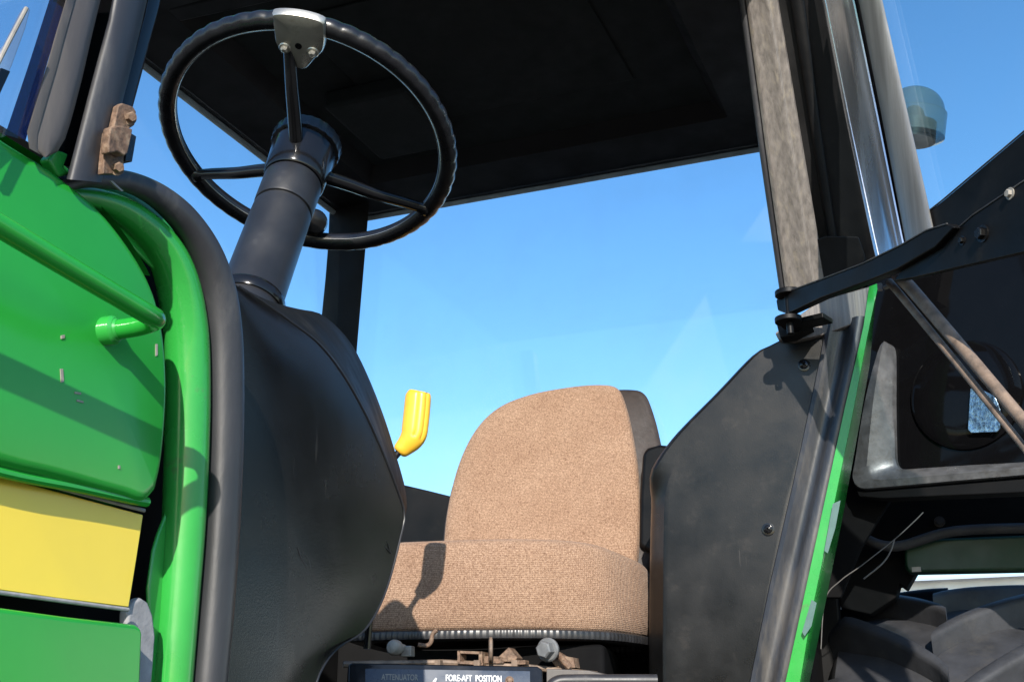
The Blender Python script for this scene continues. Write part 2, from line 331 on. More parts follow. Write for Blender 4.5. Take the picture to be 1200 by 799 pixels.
# ------------------------------------------------------------------ front door frame of the cab
df = empty('door_frame', PX(230, 799, -0.60))
ctr = [(70, 226, 9), (116, 234, 12), (152, 252, 17), (186, 285, 21), (206, 325, 24), (217, 380, 25), (220, 440, 25), (219, 520, 25), (215, 620, 24), (208, 720, 23), (200, 820, 23), (190, 960, 23)]
c2 = cat(ctr, 8); bm = bmesh.new(); pts = [PX(a, b, -0.655) for a, b, r in c2]
tube(bm, pts, [c[2]*mpp(p)*1.05 for c, p in zip(c2, pts)], 20); obj('tube', bm, 'greenw', df)
bm = bmesh.new()
slab(bm, pxs(plx(-0.660), [(60, 180), (150, 285), (184, 318), (195, 350), (203, 390), (207, 430), (207, 480), (205, 520), (203, 560), (200, 590), (186, 625), (180, 645), (174, 690), (176, 740), (176, 960), (240, 960), (244, 480), (246, 340), (215, 262), (180, 232), (140, 214), (90, 205)]), (-0.004, 0, 0))
obj('flange', bm, 'greenw', df, bevel=0.002)
# rubber door seal
sp_ = [(60, 222, 9), (92, 211, 10), (122, 210, 11), (152, 214, 12.5), (185, 230, 15), (216, 258, 18), (240, 296, 20.5), (255, 340, 22), (262, 390, 22.5), (264, 450, 22.5), (263, 530, 22.5), (259, 620, 22.5), (252, 720, 22.5), (244, 810, 22), (232, 960, 22)]
c2 = cat(sp_, 8); bm = bmesh.new(); pts = [PX(a, b, -0.639) for a, b, r in c2]
tube(bm, pts, [c[2]*mpp(p)*1.04 for c, p in zip(c2, pts)], 20, flat=0.9); obj('door_seal', bm, 'rubber', ROOT)

# left front post: tube, groove, flat rubber and the windscreen
post = empty('front_post', PX(100, 205, -0.62))
def strip(name, fn, L_, R_, m, parent, bulge=0.0, prof=None, depth=0.02, n=14, ln=None, bevel=0.0):
    """long strip between two pixel lines on a plane, swelling towards the eye by bulge, given depth behind"""
    A = resample(pxs(fn, L_), ln or max(14, len(L_))); B = resample(pxs(fn, R_), ln or max(14, len(L_))); rows = []
    for a, b in zip(A, B):
        tow = (CAM-(a+b)/2).normalized(); r = [a-tow*depth]
        if prof:
            for u, q in prof: r.append(a.lerp(b, u)+tow*q)
        else:
            for k in range(n+1):
                u = 0.5-0.5*math.cos(math.pi*k/n); r.append(a.lerp(b, u)+tow*bulge*math.sqrt(max(0, 1-(2*u-1)**2)))
        r.append(b-tow*depth); rows.append(r)
    bm = bmesh.new(); grid(bm, rows, close_v=True, cap=True); return obj(name, bm, m, parent, bevel=bevel)
f62 = plx(-0.62)
strip('rubber_tube', f62, [(137, -30), (128, 20), (105, 105), (78, 210)], [(178, -30), (170, 12), (150, 95), (119, 214)], 'rubber', post, bulge=0.015)
strip('inner_strip', plx(-0.63), [(180, -30), (170, 20), (141, 124)], [(194, -30), (186, 12), (155, 128)], 'gloss', post, bulge=0.002)
strip('groove', plx(-0.638), [(112, -30), (60, 190)], [(148, -30), (96, 200)], 'gloss', post)
strip('weather_strip', plx(-0.615), [(84, -30), (76, 4), (64, 44), (54, 80), (43, 115), (33, 150), (30, 160), (30, 167), (34, 174), (42, 180), (50, 183)], [(126, -30), (116, 8), (106, 50), (97, 90), (88, 125), (81, 150), (77, 162), (72, 172), (66, 180), (60, 184), (54, 185)], 'rubber2', post, prof=((0, 0), (0.03, 0.003), (0.25, 0.004), (0.28, 0.0025), (0.34, 0.003), (0.6, 0.0055), (0.8, 0.006), (0.9, 0.004), (0.97, 0.000), (1, -0.004)))
strip('glass_edge', plx(-0.618), [(63, -30), (58, 0), (34, 75), (6, 158)], [(85, -30), (78, 0), (55, 75), (30, 165)], 'tint', post, depth=0.003)
plate('green_tab', plx(-0.628), [(56, 187), (66, 174), (82, 180), (76, 196), (84, 204), (70, 208)], (-0.01, 0, 0), 'greenw', post)
plate('windscreen', plx(-0.622), [(-160, -120), (100, -120), (58, 0), (34, 75), (6, 160), (-160, 80)], (-0.004, 0, 0), 'pane', ROOT, bevel=0)
# wiper
wp = empty('wiper', PX(0, 90, -0.60))
bm = bmesh.new(); fw = plx(-0.605)
slab(bm, pxs(fw, [(-12, 78), (8, 52), (26, 16), (31, 8), (36, 11), (30, 34), (14, 78), (-6, 120), (-30, 140)]), (-0.004, 0, 0)); obj('blade', bm, 'chrome', wp, bevel=0.001)
bm = bmesh.new(); tube(bm, pxs(plx(-0.598), [(-30, 126), (-8, 86), (10, 50), (31, 10)]), 0.0016, 8); obj('spine', bm, 'nylon', wp)
bm = bmesh.new(); slab(bm, pxs(plx(-0.601), [(-30, 148), (-6, 100), (2, 80), (12, 84), (0, 110), (-22, 150)]), (-0.002, 0, 0)); obj('rubber_edge', bm, 'gloss', wp)
# rusty striker on the post
st = empty('door_striker', PX(145, 165, -0.61))
f = plx(-0.606)
plate('plate', f, [(139, 124), (144, 121), (156, 125), (160, 131), (158, 147), (150, 152), (146, 190), (144, 204), (121, 204), (122, 190), (126, 155), (134, 147)], (-0.006, 0, 0), 'rust', st, bevel=0.001)
plate('block', plx(-0.598), [(130, 149), (142, 147), (156, 151), (155, 158), (150, 180), (146, 183), (138, 178), (128, 180), (127, 170)], (-0.008, 0, 0), 'rust', st, bevel=0.0015)
plate('catch', plx(-0.604), [(152, 155), (160, 160), (155, 190), (147, 189), (148, 180)], (-0.01, 0, 0), 'gloss', st, bevel=0.0005)
for a, b in ((151, 138), (136, 197)):
    bm = bmesh.new(); c = PX(a, b, -0.6055); tw = (CAM-c).normalized().lerp(V((1, 0, 0)), 0.5); hexbolt(bm, c, tw, 0.0042, 0.006, 1.45); obj('bolt', bm, 'rust', st)

# ------------------------------------------------------------------ dash cowl
cw = empty('dash_cowl', (-0.87, 1.2, 1.4))
LX, CX_ = -0.716, -0.88
ridge_px = cat([(262, 327), (279, 335), (310, 355), (341, 377), (373, 402), (401, 437), (427, 482), (448, 528), (465, 572), (474, 602), (469, 630), (456, 680), (442, 715), (424, 741), (398, 757), (380, 778), (368, 810), (352, 900)], 6)
ridge = resample([PX(a, b, LX) for a, b in ridge_px], 70)
left = resample(pxs(plx(LX), [(246, 325), (242, 420), (238, 560), (228, 760), (222, 960)]), 70)
NU = 16; rows = []
for j in range(NU+1):
    u = j/NU; row = []
    for a, b in zip(left, ridge):
        p = a.lerp(b, u); p.x = LX + 0.010*math.sin(math.pi*u); row.append(p)
    rows.append(row)
# roll over to the crown of the cowl and down the far side
sil_px = [(292, 348), (325, 361), (350, 363), (374, 367), (396, 384), (415, 408), (434, 447), (452, 494), (465, 536), (474, 568), (477, 590), (475, 606)]
sil = [PX(a, b, CX_) for a, b in cat(sil_px, 6)]
low = ridge[40:]
silf = resample(sil + [V((CX_, p.y+0.02, p.z)) for p in ridge if p.z < sil[-1].z-0.02], 70)
mirror = lambda row: [V((2*CX_-p.x, p.y, p.z)) for p in row]
crown = []
for k in range(9):
    u = k/8; crown.append([r.lerp(q, u)+V((0, 0.010, 0.010))*math.sin(math.pi*u)*0.25 for r, q in zip(ridge, silf)])
crown = crown + [mirror(r) for r in reversed(crown[:-1])]
bm = bmesh.new(); grid(bm, rows); obj('side_face', bm, 'black', cw, sharp=60)
bm = bmesh.new(); grid(bm, [mirror(r) for r in rows]); obj('side_face', bm, 'black', cw, sharp=60)
bm = bmesh.new(); grid(bm, crown); obj('crown', bm, 'crown', cw, sharp=60)
bm = bmesh.new(); tube(bm, ridge[2:], 0.0016, 8); obj('ridge_highlight', bm, 'column', cw)  # thin grey line put in as the highlight along the ridge
for pts in ([(436, 622), (440, 629), (446, 634), (449, 641), (455, 647)], [(438, 624), (445, 627), (452, 637), (456, 649)], [(340, 642), (343, 652), (349, 663), (352, 672)], [(346, 648), (353, 655), (355, 664)]):
    bm = bmesh.new(); tube(bm, [sh(PX(a, b, LX), 0.003) if a > 400 else sh(PX(a, b, LX), 0.0095) for a, b in pts], 0.0006, 6); obj('scuff', bm, 'column', cw)
# ------------------------------------------------------------------ steering column and wheel
WC = V((-0.873, 1.354, 2.295)); WA = V((-0.017, 0.385, 0.923)).normalized()
sc_ = empty('steering_column', WC-WA*0.42)
bm = bmesh.new(); lathe(bm, WC-WA*0.46, WA, [(0, 0.043), (0.13, 0.0430), (0.132, 0.0425), (0.29, 0.0415), (0.3065, 0.0410), (0.308, 0.0385), (0.311, 0.0385)], 40); obj('lower_cover', bm, 'column', sc_)
bm = bmesh.new(); lathe(bm, WC-WA*0.149, WA, [(0, 0.0385), (0.001, 0.0412), (0.0035, 0.0418), (0.055, 0.0418), (0.058, 0.040)], 40); obj('upper_cover', bm, 'column', sc_)
bm = bmesh.new(); lathe(bm, WC-WA*0.33, WA, [(0.0, 0.0455), (0.004, 0.0468), (0.012, 0.0468), (0.016, 0.0445)], 40); obj('boot_ring', bm, 'gloss', sc_)
sw = empty('steering_wheel', WC)
bm = bmesh.new()
lathe(bm, WC-WA*0.090, WA, [(0, 0.0425), (0.003, 0.0445), (0.03, 0.0455), (0.062, 0.0475), (0.068, 0.0465)], 40); obj('hub_sleeve', bm, 'gloss', sw)
bm = bmesh.new(); prof = [(0, 0.0465), (0.002, 0.050), (0.016, 0.0510), (0.022, 0.049), (0.026, 0.040), (0.027, 0.02)]
x = WA.orthogonal().normalized(); y = WA.cross(x); nn = 96; rws = []
for hgt, r in prof: rws.append([WC-WA*0.022+WA*hgt+(x*math.cos(2*math.pi*k/nn)+y*math.sin(2*math.pi*k/nn))*(r*(1.018 if k % 4 < 2 else 1.0)) for k in range(nn)])
grid(bm, rws, close_v=True, cap=True); obj('cap', bm, 'rimblack', sw)
e1 = WA.cross(V((1, 0, 0))).normalized(); e2 = WA.cross(e1)
def onrim(a, r=0.21): return WC+(e1*math.cos(math.radians(a))+e2*math.sin(math.radians(a)))*r
bm = bmesh.new(); NN = 540; rows = []; K = 18
for i in range(NN):
    a = 360*i/NN; c = onrim(a); o = (c-WC).normalized(); row = []
    wave = 0.5-0.5*math.cos(2*math.pi*a/360*54); wave = wave**0.5
    for k in range(K):
        ph = 2*math.pi*k/K; dirn = o*math.cos(ph)-WA*math.sin(ph)
        # finger scallops on the outer underside
        amt = max(0, math.cos(ph+math.radians(5)))**2*0.0018
        row.append(c+dirn*(0.0138-amt*(1-wave)))
    rows.append(row)
grid(bm, rows, close_u=True, close_v=True); obj('rim', bm, 'rimblack', sw, sharp=50)
bm = bmesh.new(); tube(bm, [onrim(a, 0.1975)-WA*0.006 for a in range(0, 360, 3)], 0.0008, 6, closed=True); obj('seam_glint', bm, 'steel', sw)  # glint of the rim's parting seam, put in as a thin steel line
for a in (200.5, 86, 324):
    bm = bmesh.new(); s = WC-WA*0.052+(onrim(a)-WC).normalized()*0.032; e = onrim(a, 0.206)-WA*0.004
    mid = s.lerp(e, 0.5)-WA*0.002
    cp = cat([tuple(s), tuple(s.lerp(e, .25)), tuple(mid), tuple(s.lerp(e, .8)), tuple(e)], 5)
    tube(bm, cp, [0.0105-0.0028*i/len(cp)+(0.004 if i > len(cp)-3 else 0) for i in range(len(cp))], 14); obj('spoke', bm, 'gloss', sw)
# bare metal knob bracket clamped under the rim
A0 = 205.5
def rimloc(ta, rad, down): return onrim(A0+ta/0.21*180/math.pi, rad)-WA*down
bm = bmesh.new()
prof = [(-0.026, 0.224), (-0.024, 0.232), (0.0, 0.2345), (0.024, 0.232), (0.028, 0.222), (0.031, 0.2), (0.030, 0.182), (0.021, 0.166), (0.011, 0.149), (0, 0.144), (-0.011, 0.149), (-0.021, 0.166), (-0.030, 0.182), (-0.029, 0.2)]
pp = cat(prof, 4, True); cen = (0, 0.2); rows = []
for s, dn in ((1.0, 0.006), (1.0, 0.0145), (0.95, 0.018), (0.8, 0.0195), (0.45, 0.0205), (0.1, 0.021)):
    rows.append([rimloc((a-cen[0])*s*1.22+cen[0], (r-cen[1])*s+cen[1], dn) for a, r in pp])
G = grid(bm, rows, close_v=True); bm.faces.new(G[-1]); bm.faces.new(list(reversed(G[0]))); 
obj('knob_bracket', bm, 'steel', sw)
for ta in (-0.0225, 0.0225):
    bm = bmesh.new(); c = rimloc(ta, 0.180, 0.0175); lathe(bm, c, -WA, [(0, 0.0085), (0.003, 0.0085), (0.0045, 0.0075)], 24); lathe(bm, c-WA*0.0044, -WA, [(0, 0.0052), (0.004, 0.005), (0.0055, 0.003)], 6); obj('bracket_bolt', bm, 'steel', sw)
bm = bmesh.new(); c = rimloc(0, 0.186, 0.0205); lathe(bm, c, -WA, [(0, 0.0048), (0.0012, 0.0048), (0.0012, 0.0030), (0.0005, 0.0030)], 20); obj('bracket_hole', bm, 'gloss', sw)
# small round knob behind the column
bm = bmesh.new(); c = PT(366, 262, 1.75); tw = (CAM-c).normalized(); lathe(bm, c-tw*0.02, tw+V((0.2, 0, 0.1)), [(0, 0.012), (0.006, 0.02), (0.02, 0.0215), (0.03, 0.018), (0.034, 0.008)], 24)
tube(bm, [c, PT(350, 272, 1.72), PT(330, 285, 1.68)], 0.005, 8); obj('column_lever', bm, 'black', sc_)

# ------------------------------------------------------------------ yellow lever
lv = empty('control_lever', PT(466, 530, 1.98))
bm = bmesh.new(); T0 = 1.98
kp = [(490.5, 460, 11.0), (490.3, 461, 13.5), (490, 465, 15.2), (488.5, 482, 15.6), (486.5, 500, 15.6), (485, 509, 15.2), (481, 516, 14), (474.5, 523, 11.5), (469, 528, 9.5), (467, 530, 7)]
cp = cat(kp, 5); pts = [PT(a, b, T0) for a, b, r in cp]; rows = []
T = None
for i, (p, c) in enumerate(zip(pts, cp)):
    a = pts[max(0, i-1)]; b = pts[min(len(pts)-1, i+1)]; t = (b-a).normalized(); bi = t.cross(HD).normalized(); nr = bi.cross(t)
    R_ = c[2]*mpp(p); row = []
    for k in range(36):
        q = 2*math.pi*k/36; flut = 1.0 - (0.12 if (k % 4 == 0 and 6 < i < 28 and math.cos(q) > -0.2) else 0)
        row.append(p+(bi*math.cos(q)+nr*math.sin(q)*0.8)*R_*flut)
    rows.append(row)
grid(bm, rows, close_v=True, cap=True); obj('knob', bm, 'knob', lv, sharp=50)
bm = bmesh.new(); tube(bm, [PT(468, 529, T0), PT(455, 545, T0), PT(440, 640, T0), PT(430, 760, T0)], 0.006, 10); obj('stem', bm, 'gloss', lv)

# ------------------------------------------------------------------ seat
SROT = Matrix.Rotation(math.radians(11), 3, 'Z')
SO = PT(582, 737, 2.36)
def SL(x, y, z): return SO + SROT @ V((x, y, z))
seat = empty('seat', SO)
def rrect(w, d, rf, rb, n=8):
    out = []
    for cx, cy, r, a0 in ((w-rf, rf, rf, -90), (w-rb, d-rb, rb, 0), (-w+rb, d-rb, rb, 90), (-w+rf, rf, rf, 180)):
        for k in range(n+1):
            a = math.radians(a0+90*k/n); out.append((cx+r*math.cos(a), cy+r*math.sin(a)))
    return out
def insetted(w, d, rf, rb, i): return [(x, y+i) for x, y in rrect(w-i, d-2*i, max(0.01, rf-i*0.5), max(0.01, rb-i*0.5))]
bm = bmesh.new(); rows = []
def dens(pl, per=3):
    out = []
    for i in range(len(pl)):
        a, b = pl[i], pl[(i+1) % len(pl)]
        m = max(1, int(math.hypot(b[0]-a[0], b[1]-a[1])/0.02))
        for k in range(m): out.append((a[0]+(b[0]-a[0])*k/m, a[1]+(b[1]-a[1])*k/m))
    return out
base_out = [(-0.28, 0), (0.14, 0), (0.279, 0.20), (0.277, 0.42), (0.24, 0.47), (-0.28, 0.47), (-0.31, 0.42), (-0.31, 0.04)]
for _ in range(3):
    base_out = [q for i in range(len(base_out)) for q in ((base_out[i][0]*.72+base_out[(i+1) % len(base_out)][0]*.28, base_out[i][1]*.72+base_out[(i+1) % len(base_out)][1]*.28), (base_out[i][0]*.28+base_out[(i+1) % len(base_out)][0]*.72, base_out[i][1]*.28+base_out[(i+1) % len(base_out)][1]*.72))]; dn = dens(base_out); cx0, cy0 = 0, 0.235
for z, i in ((0.0, 0.006), (0.008, 0.0), (0.03, -0.004), (0.07, -0.006), (0.11, -0.003), (0.148, 0.001), (0.164, 0.006), (0.173, 0.013), (0.178, 0.024), (0.18, 0.05), (0.18, 0.15)):
    row = []
    for x, y in dn:
        sx = (0.275-i)/0.275; sy = (0.235-i)/0.235
        zz = z - (0.020*max(0, (x-0.13)/0.145)**1.5 if z > 0.06 else 0) + 0.0012*math.sin(31*x+7*z)*math.sin(23*y)
        row.append(SL(x*sx, cy0+(y-cy0)*sy, zz))
    rows.append(row)
G = grid(bm, rows, close_v=True); bm.faces.new(G[-1]); bm.faces.new(list(reversed(G[0]))); obj('cushion', bm, 'fabric', seat, sharp=70)
# ribbed trim under the cushion
bm = bmesh.new(); fine = []
for i in range(len(dn)):
    a, b = dn[i], dn[(i+1) % len(dn)]
    m = max(1, int(math.hypot(b[0]-a[0], b[1]-a[1])/0.0028))
    for k in range(m): fine.append((a[0]+(b[0]-a[0])*k/m, a[1]+(b[1]-a[1])*k/m))
rows = []
for z, g_ in ((0.001, 0.0), (-0.002, 0.006), (-0.010, 0.0075), (-0.0165, 0.006), (-0.019, 0.0), (-0.019, -0.03)):
    rows.append([SL(x*(1+(g_+(0.0011 if i % 4 < 2 and g_ > 0 else 0))/0.275), 0.235+(y-0.235)*(1+(g_+(0.0011 if i % 4 < 2 and g_ > 0 else 0))/0.235), z) for i, (x, y) in enumerate(fine)])
grid(bm, rows, close_v=True); obj('edge_trim', bm, 'trimrib', seat, sharp=40)
bm = bmesh.new(); box(bm, SL(0, 0.25, -0.10), 0.40, 0.36, 0.15, SROT); obj('base', bm, 'void', seat, bevel=0.01)
# backrest
lean = math.radians(13)
def BL(x, y, z): x = x*1.11 if x > 0 else x; z = z*1.085; return SL(x, 0.385+y*math.cos(lean)+z*math.sin(lean), 0.15+z*math.cos(lean)-y*math.sin(lean))
front = [(-0.205, -0.02), (-0.214, 0.06), (-0.212, 0.16), (-0.192, 0.27), (-0.155, 0.355), (-0.10, 0.41), (-0.02, 0.44), (0.08, 0.455), (0.15, 0.455), (0.18, 0.442), (0.196, 0.40), (0.208, 0.34), (0.220, 0.25), (0.224, 0.14), (0.218, 0.04), (0.205, -0.02)]
fo = cat(front, 5)
ccx, ccz = 0.0, 0.2; bm = bmesh.new(); rows = []
for y, s in ((0.085, 0.96), (0.03, 1.0), (0.012, 0.997), (0.004, 0.985), (-0.001, 0.968), (-0.006, 0.9), (-0.009, 0.75), (-0.009, 0.5), (-0.007, 0.2)):
    rows.append([BL(ccx+(x-ccx)*s, y, ccz+(z-ccz)*s) for x, z in fo])
G = grid(bm, rows, close_v=True); bm.faces.new(G[-1]); bm.faces.new(list(reversed(G[0]))); obj('backrest', bm, 'fabric', seat, sharp=70)
shell_ = cat([(x*1.035+(0.048*max(0, min(1, z/0.1)) if x > 0 else 0.0), z*0.995-0.004) for x, z in front], 5)
bm = bmesh.new(); rows = []
for y, s in ((0.022, 0.965), (0.03, 1.0), (0.06, 1.005), (0.115, 0.95), (0.135, 0.8), (0.14, 0.4)):
    rows.append([BL(ccx+(x-ccx)*s, y, ccz+(z-ccz)*s) for x, z in shell_])
G = grid(bm, rows, close_v=True); bm.faces.new(G[-1]); bm.faces.new(list(reversed(G[0])))
brownshell = mat('dark_brown_vinyl', (0.02, 0.013, 0.011), 0.6, var=0.25, scale=60, bump=0.2, bscale=250)
obj('back_shell', bm, brownshell, seat, sharp=50)
# armrest end beside the backrest
plate('armrest', ply(2.62), [(752, 530), (758, 524), (772, 520), (790, 522), (800, 540), (800, 640), (765, 650), (748, 640), (749, 580)], (0, 0.12, 0), 'satin', seat, bevel=0.012, seg=4)
# hardware under the cushion
def at(px, py, dt=0.0): return PT(px, py, 2.34+dt)
tow = (CAM-at(600, 770)).normalized()
sh_ = empty('seat_suspension', at(590, 800))
bm = bmesh.new(); c = at(466, 759); lathe(bm, c, tow+V((-.5, 0, .1)), [(-0.02, 0.009), (0.0, 0.010), (0.002, 0.0145), (0.014, 0.015), (0.02, 0.012), (0.023, 0.005)], 20); box(bm, at(478, 763, .01), 0.022, 0.018, 0.02); obj('nylon_stop', bm, 'nylon', sh_, bevel=0.002)
bm = bmesh.new(); tube(bm, cat([tuple(at(490, 755)), tuple(at(500, 756)), tuple(at(505, 752)), tuple(at(507, 743)), tuple(at(512, 738))], 5), 0.0042, 10); obj('hook', bm, 'rust', sh_)
bm = bmesh.new()
for a in ([(536, 762), (564, 763), (564, 766), (539, 765)], [(536, 762), (539, 762), (539, 777), (536, 777)], [(536, 774), (566, 776), (566, 779), (536, 777)], [(561, 763), (565, 763), (565, 778), (561, 778)]): slab(bm, pxs(lambda p, q: at(p, q), a), (0, 0.03, 0))
obj('bracket', bm, 'rust', sh_)
bm = bmesh.new(); lathe(bm, at(575, 761), V((1, 0.45, 0)), [(-0.004, 0.019), (-0.0025, 0.0235), (0.0025, 0.0235), (0.004, 0.019)], 28); obj('disc', bm, 'rustbar', sh_)
bm = bmesh.new(); slab(bm, pxs(lambda p, q: at(p, q, .01), [(583, 770), (596, 758), (606, 770), (604, 775), (584, 775)]), (0, 0.03, 0)); slab(bm, pxs(lambda p, q: at(p, q, .01), [(566, 768), (590, 769), (590, 777), (566, 777)]), (0, 0.02, 0)); box(bm, at(612, 776), 0.02, 0.02, 0.008); obj('lug', bm, 'rust', sh_, bevel=0.001)
bm = bmesh.new(); c = at(640, 761, -.01); d_ = tow+V((-.45, 0, 0)); lathe(bm, c-d_.normalized()*0.012, d_, [(0, 0.022), (0.006, 0.0225), (0.009, 0.020)], 28); lathe(bm, c-d_.normalized()*0.003, d_, [(0, 0.017), (0.016, 0.016), (0.019, 0.013)], 6)
obj('large_bolt', bm, mat('grey_bolt', (0.16, 0.165, 0.17), 0.5, metal=0.3, var=0.2, scale=60), sh_)
bm = bmesh.new(); slab(bm, pxs(lambda p, q: at(p, q, .03), [(650, 762), (660, 768), (672, 770), (674, 782), (652, 782), (646, 774)]), (0, 0.03, 0)); tube(bm, [at(655, 768, .02), at(662, 776, .0), at(668, 782, 0)], 0.007, 8); obj('link', bm, 'rust', sh_, bevel=0.001)
bm = bmesh.new(); slab(bm, pxs(lambda p, q: at(p, q, -.03), [(640, 783), (690, 785), (712, 790), (712, 830), (640, 830)]), (0, 0.04, 0)); obj('side_bracket', bm, 'rubber2', sh_, bevel=0.002)
bm = bmesh.new(); tube(bm, cat([tuple(PT(640, 812, 2.2)), tuple(PT(652, 799, 2.2)), tuple(PT(672, 797, 2.2)), tuple(PT(715, 797, 2.2)), tuple(PT(770, 797, 2.2))], 6), 0.011, 14); obj('grey_handle', bm, 'rubber', sh_)
bm = bmesh.new(); tube(bm, [PT(402, 778, 2.3), PT(520, 776, 2.36), PT(615, 781, 2.36), PT(700, 790, 2.36)], 0.006, 8)
for a in (470, 514, 560, 604): box(bm, at(a, 779), 0.012, 0.012, 0.018)
obj('cross_rail', bm, 'rustbar', sh_)
# lettered control panel
cp_ = empty('control_panel', PT(525, 800, 2.25))
pn = (CAM-PT(525, 800, 2.25)); pn.z = 0; pn.normalize(); pn = (pn+V((0.12, 0, 0.25))).normalized()
pf = plp(PT(525, 790, 2.25), pn)
plate('panel_box', pf, [(408, 779), (412, 776), (630, 780), (636, 784), (640, 900), (405, 900)], -pn*0.05, 'gloss', cp_, bevel=0.003)
pfl = plp(PT(525, 790, 2.25)+pn*0.0015, pn)
plate('label_plate', pfl, [(428, 783), (621, 786), (622, 860), (428, 860)], -pn*0.001, 'label', cp_, bevel=0)
def text(s, px, py, hpx, parent, m='print', name='lettering', width=None):
    cu = bpy.data.curves.new('t', 'FONT'); cu.body = s; cu.size = 1; cu.offset = 0.012
    to = bpy.data.objects.new('t', cu); COL.objects.link(to); dg = bpy.context.evaluated_depsgraph_get(); dg.update()
    me = bpy.data.meshes.new_from_object(to.evaluated_get(dg)); bpy.data.objects.remove(to)
    pl = plp(PT(525, 790, 2.25)+pn*0.0024, pn)
    o0 = pl(px, py); k = mpp(o0)
    ex = (pl(px+100, py+1.6)-o0).normalized(); ey = pn.cross(ex); 
    if ey.z < 0: ey = -ey
    xs = [v.co.x for v in me.vertices]; sx = (width*k/(max(xs)-min(xs))) if width else hpx*k/0.7
    bm = bmesh.new(); bm.from_mesh(me)
    for v in bm.verts: v.co = o0+ex*(v.co.x*sx)+ey*(v.co.y*hpx*k/0.7)
    obj(name, bm, m, parent)
text('ATTENUATOR', 447, 796.0, 7.0, cp_, 'nylon', width=43)
text('UNLOCK   LOCK', 447, 806.5, 7.0, cp_, 'nylon', width=45)
text('FORE-AFT  POSITION', 522, 797.3, 7.4, cp_, width=66)
text('UNLOCK', 522, 807.5, 7.2, cp_, width=25)
text('LOCK', 571, 808.3, 7.2, cp_, width=16)
bm = bmesh.new(); tube(bm, [pfl(552, 803), pfl(568, 803.3)], 0.0009, 6); obj('arrow', bm, 'print', cp_)
bm = bmesh.new(); hexbolt(bm, pfl(597, 797), pn, 0.006, 0.006, 1.3); obj('screw', bm, 'rust', cp_)
bm = bmesh.new(); tube(bm, [pfl(507, 806)+pn*0.004, pfl(509, 799)+pn*0.004, pfl(511, 795)+pn*0.004], [0.004, 0.0032, 0.0018], 10); obj('slide_lever', bm, 'print', cp_)

# ------------------------------------------------------------------ cab body
# floor, firewall-side sill and rear wall
bm = bmesh.new(); box(bm, (-0.99, 1.78, 1.33), 1.25, 2.0, 0.05); obj('cab_floor', bm, 'void', ROOT, bevel=0.005)
bm = bmesh.new(); box(bm, (-0.99, 2.80, 1.62), 1.30, 0.04, 0.55); obj('rear_wall', bm, 'headdark', ROOT, bevel=0.005)
bm = bmesh.new(); box(bm, (-1.625, 1.98, 1.62), 0.04, 1.596, 0.53); obj('right_wall', bm, 'headdark', ROOT, bevel=0.005)
# right console with its top sloping to the rear
plate('right_console', ply(2.64), [(420, 548), (470, 567), (500, 574), (540, 584), (545, 660), (420, 660)], (0, 0.12, 0), 'satin', ROOT, bevel=0.006)
# roof
roof = empty('roof', (-0.99, 2.0, 2.9))
RX0, RX1, RY0, RY1, RZ = -1.655, -0.315, 1.56, 2.795, 2.9
bm = bmesh.new()
def ringr(i, z, r=0.1): return [V((x, y, z)) for x, y in [( (RX0+RX1)/2+a, RY0+b) for a, b in [(x_, y_+i) for x_, y_ in rrect((RX1-RX0)/2-i, RY1-RY0-2*i, max(.01, r-i*.3), max(.01, r-i*.3), 6)]]]
grid(bm, [ringr(0.0, RZ+0.012, .07), ringr(-0.012, RZ+0.03, .07), ringr(-0.012, RZ+0.10, .07), ringr(0.02, RZ+0.16), ringr(0.12, RZ+0.19), ringr(0.35, RZ+0.2)], close_v=True, cap=False)
obj('roof_shell', bm, 'green', roof, sharp=40)
bm = bmesh.new()
tube(bm, ringr(0.002, RZ-0.002, 0.03), 0.0085, 8, closed=True); obj('edge_trim', bm, 'trim', roof)
# header frame round the headliner
bm = bmesh.new()
A_ = ringr(0.006, RZ, 0.03); B_ = ringr(0.17, RZ+0.012, 0.03); C_ = ringr(0.20, RZ+0.05, 0.03)
grid(bm, [ringr(0.006, RZ+0.02, .03), A_, B_, C_], close_v=True); obj('header', bm, 'headdark', roof, sharp=25)
bm = bmesh.new(); grid(bm, [ringr(0.195, RZ+0.05, 0.03), ringr(0.36, RZ+0.062, 0.02)], close_v=True)
obj('headliner_border', bm, 'head', roof)
bm = bmesh.new(); slab(bm, ringr(0.355, RZ+0.056, 0.02), (0, 0, 0.006)); obj('headliner_panel', bm, 'head', roof, bevel=0.003)
bm = bmesh.new(); box(bm, (-1.28, 2.36, RZ+0.035), 0.22, 0.30, 0.05); obj('speaker_box', bm, 'head', roof, bevel=0.012)
bm = bmesh.new(); box(bm, (-0.99, 1.78, RZ+0.03), 1.0, 0.05, 0.035, Matrix.Rotation(0.05, 3, 'Z')); obj('cross_beam', bm, 'headdark', roof, bevel=0.006)
# rear right post, right front post
strip('rear_post', ply(2.72), [(390, 150), (384, 300), (372, 420), (350, 640)], [(437, 150), (431, 260), (419, 400), (400, 640)], 'headdark', ROOT, bulge=0.004, depth=0.05)
bm = bmesh.new(); slab(bm, [V((-1.63, 1.36, 2.9)), V((-1.63, 1.42, 2.9)), V((-1.60, 1.12, 1.6)), V((-1.60, 1.06, 1.6))], (0.05, 0, 0)); obj('right_front_post', bm, 'headdark', ROOT, bevel=0.006)
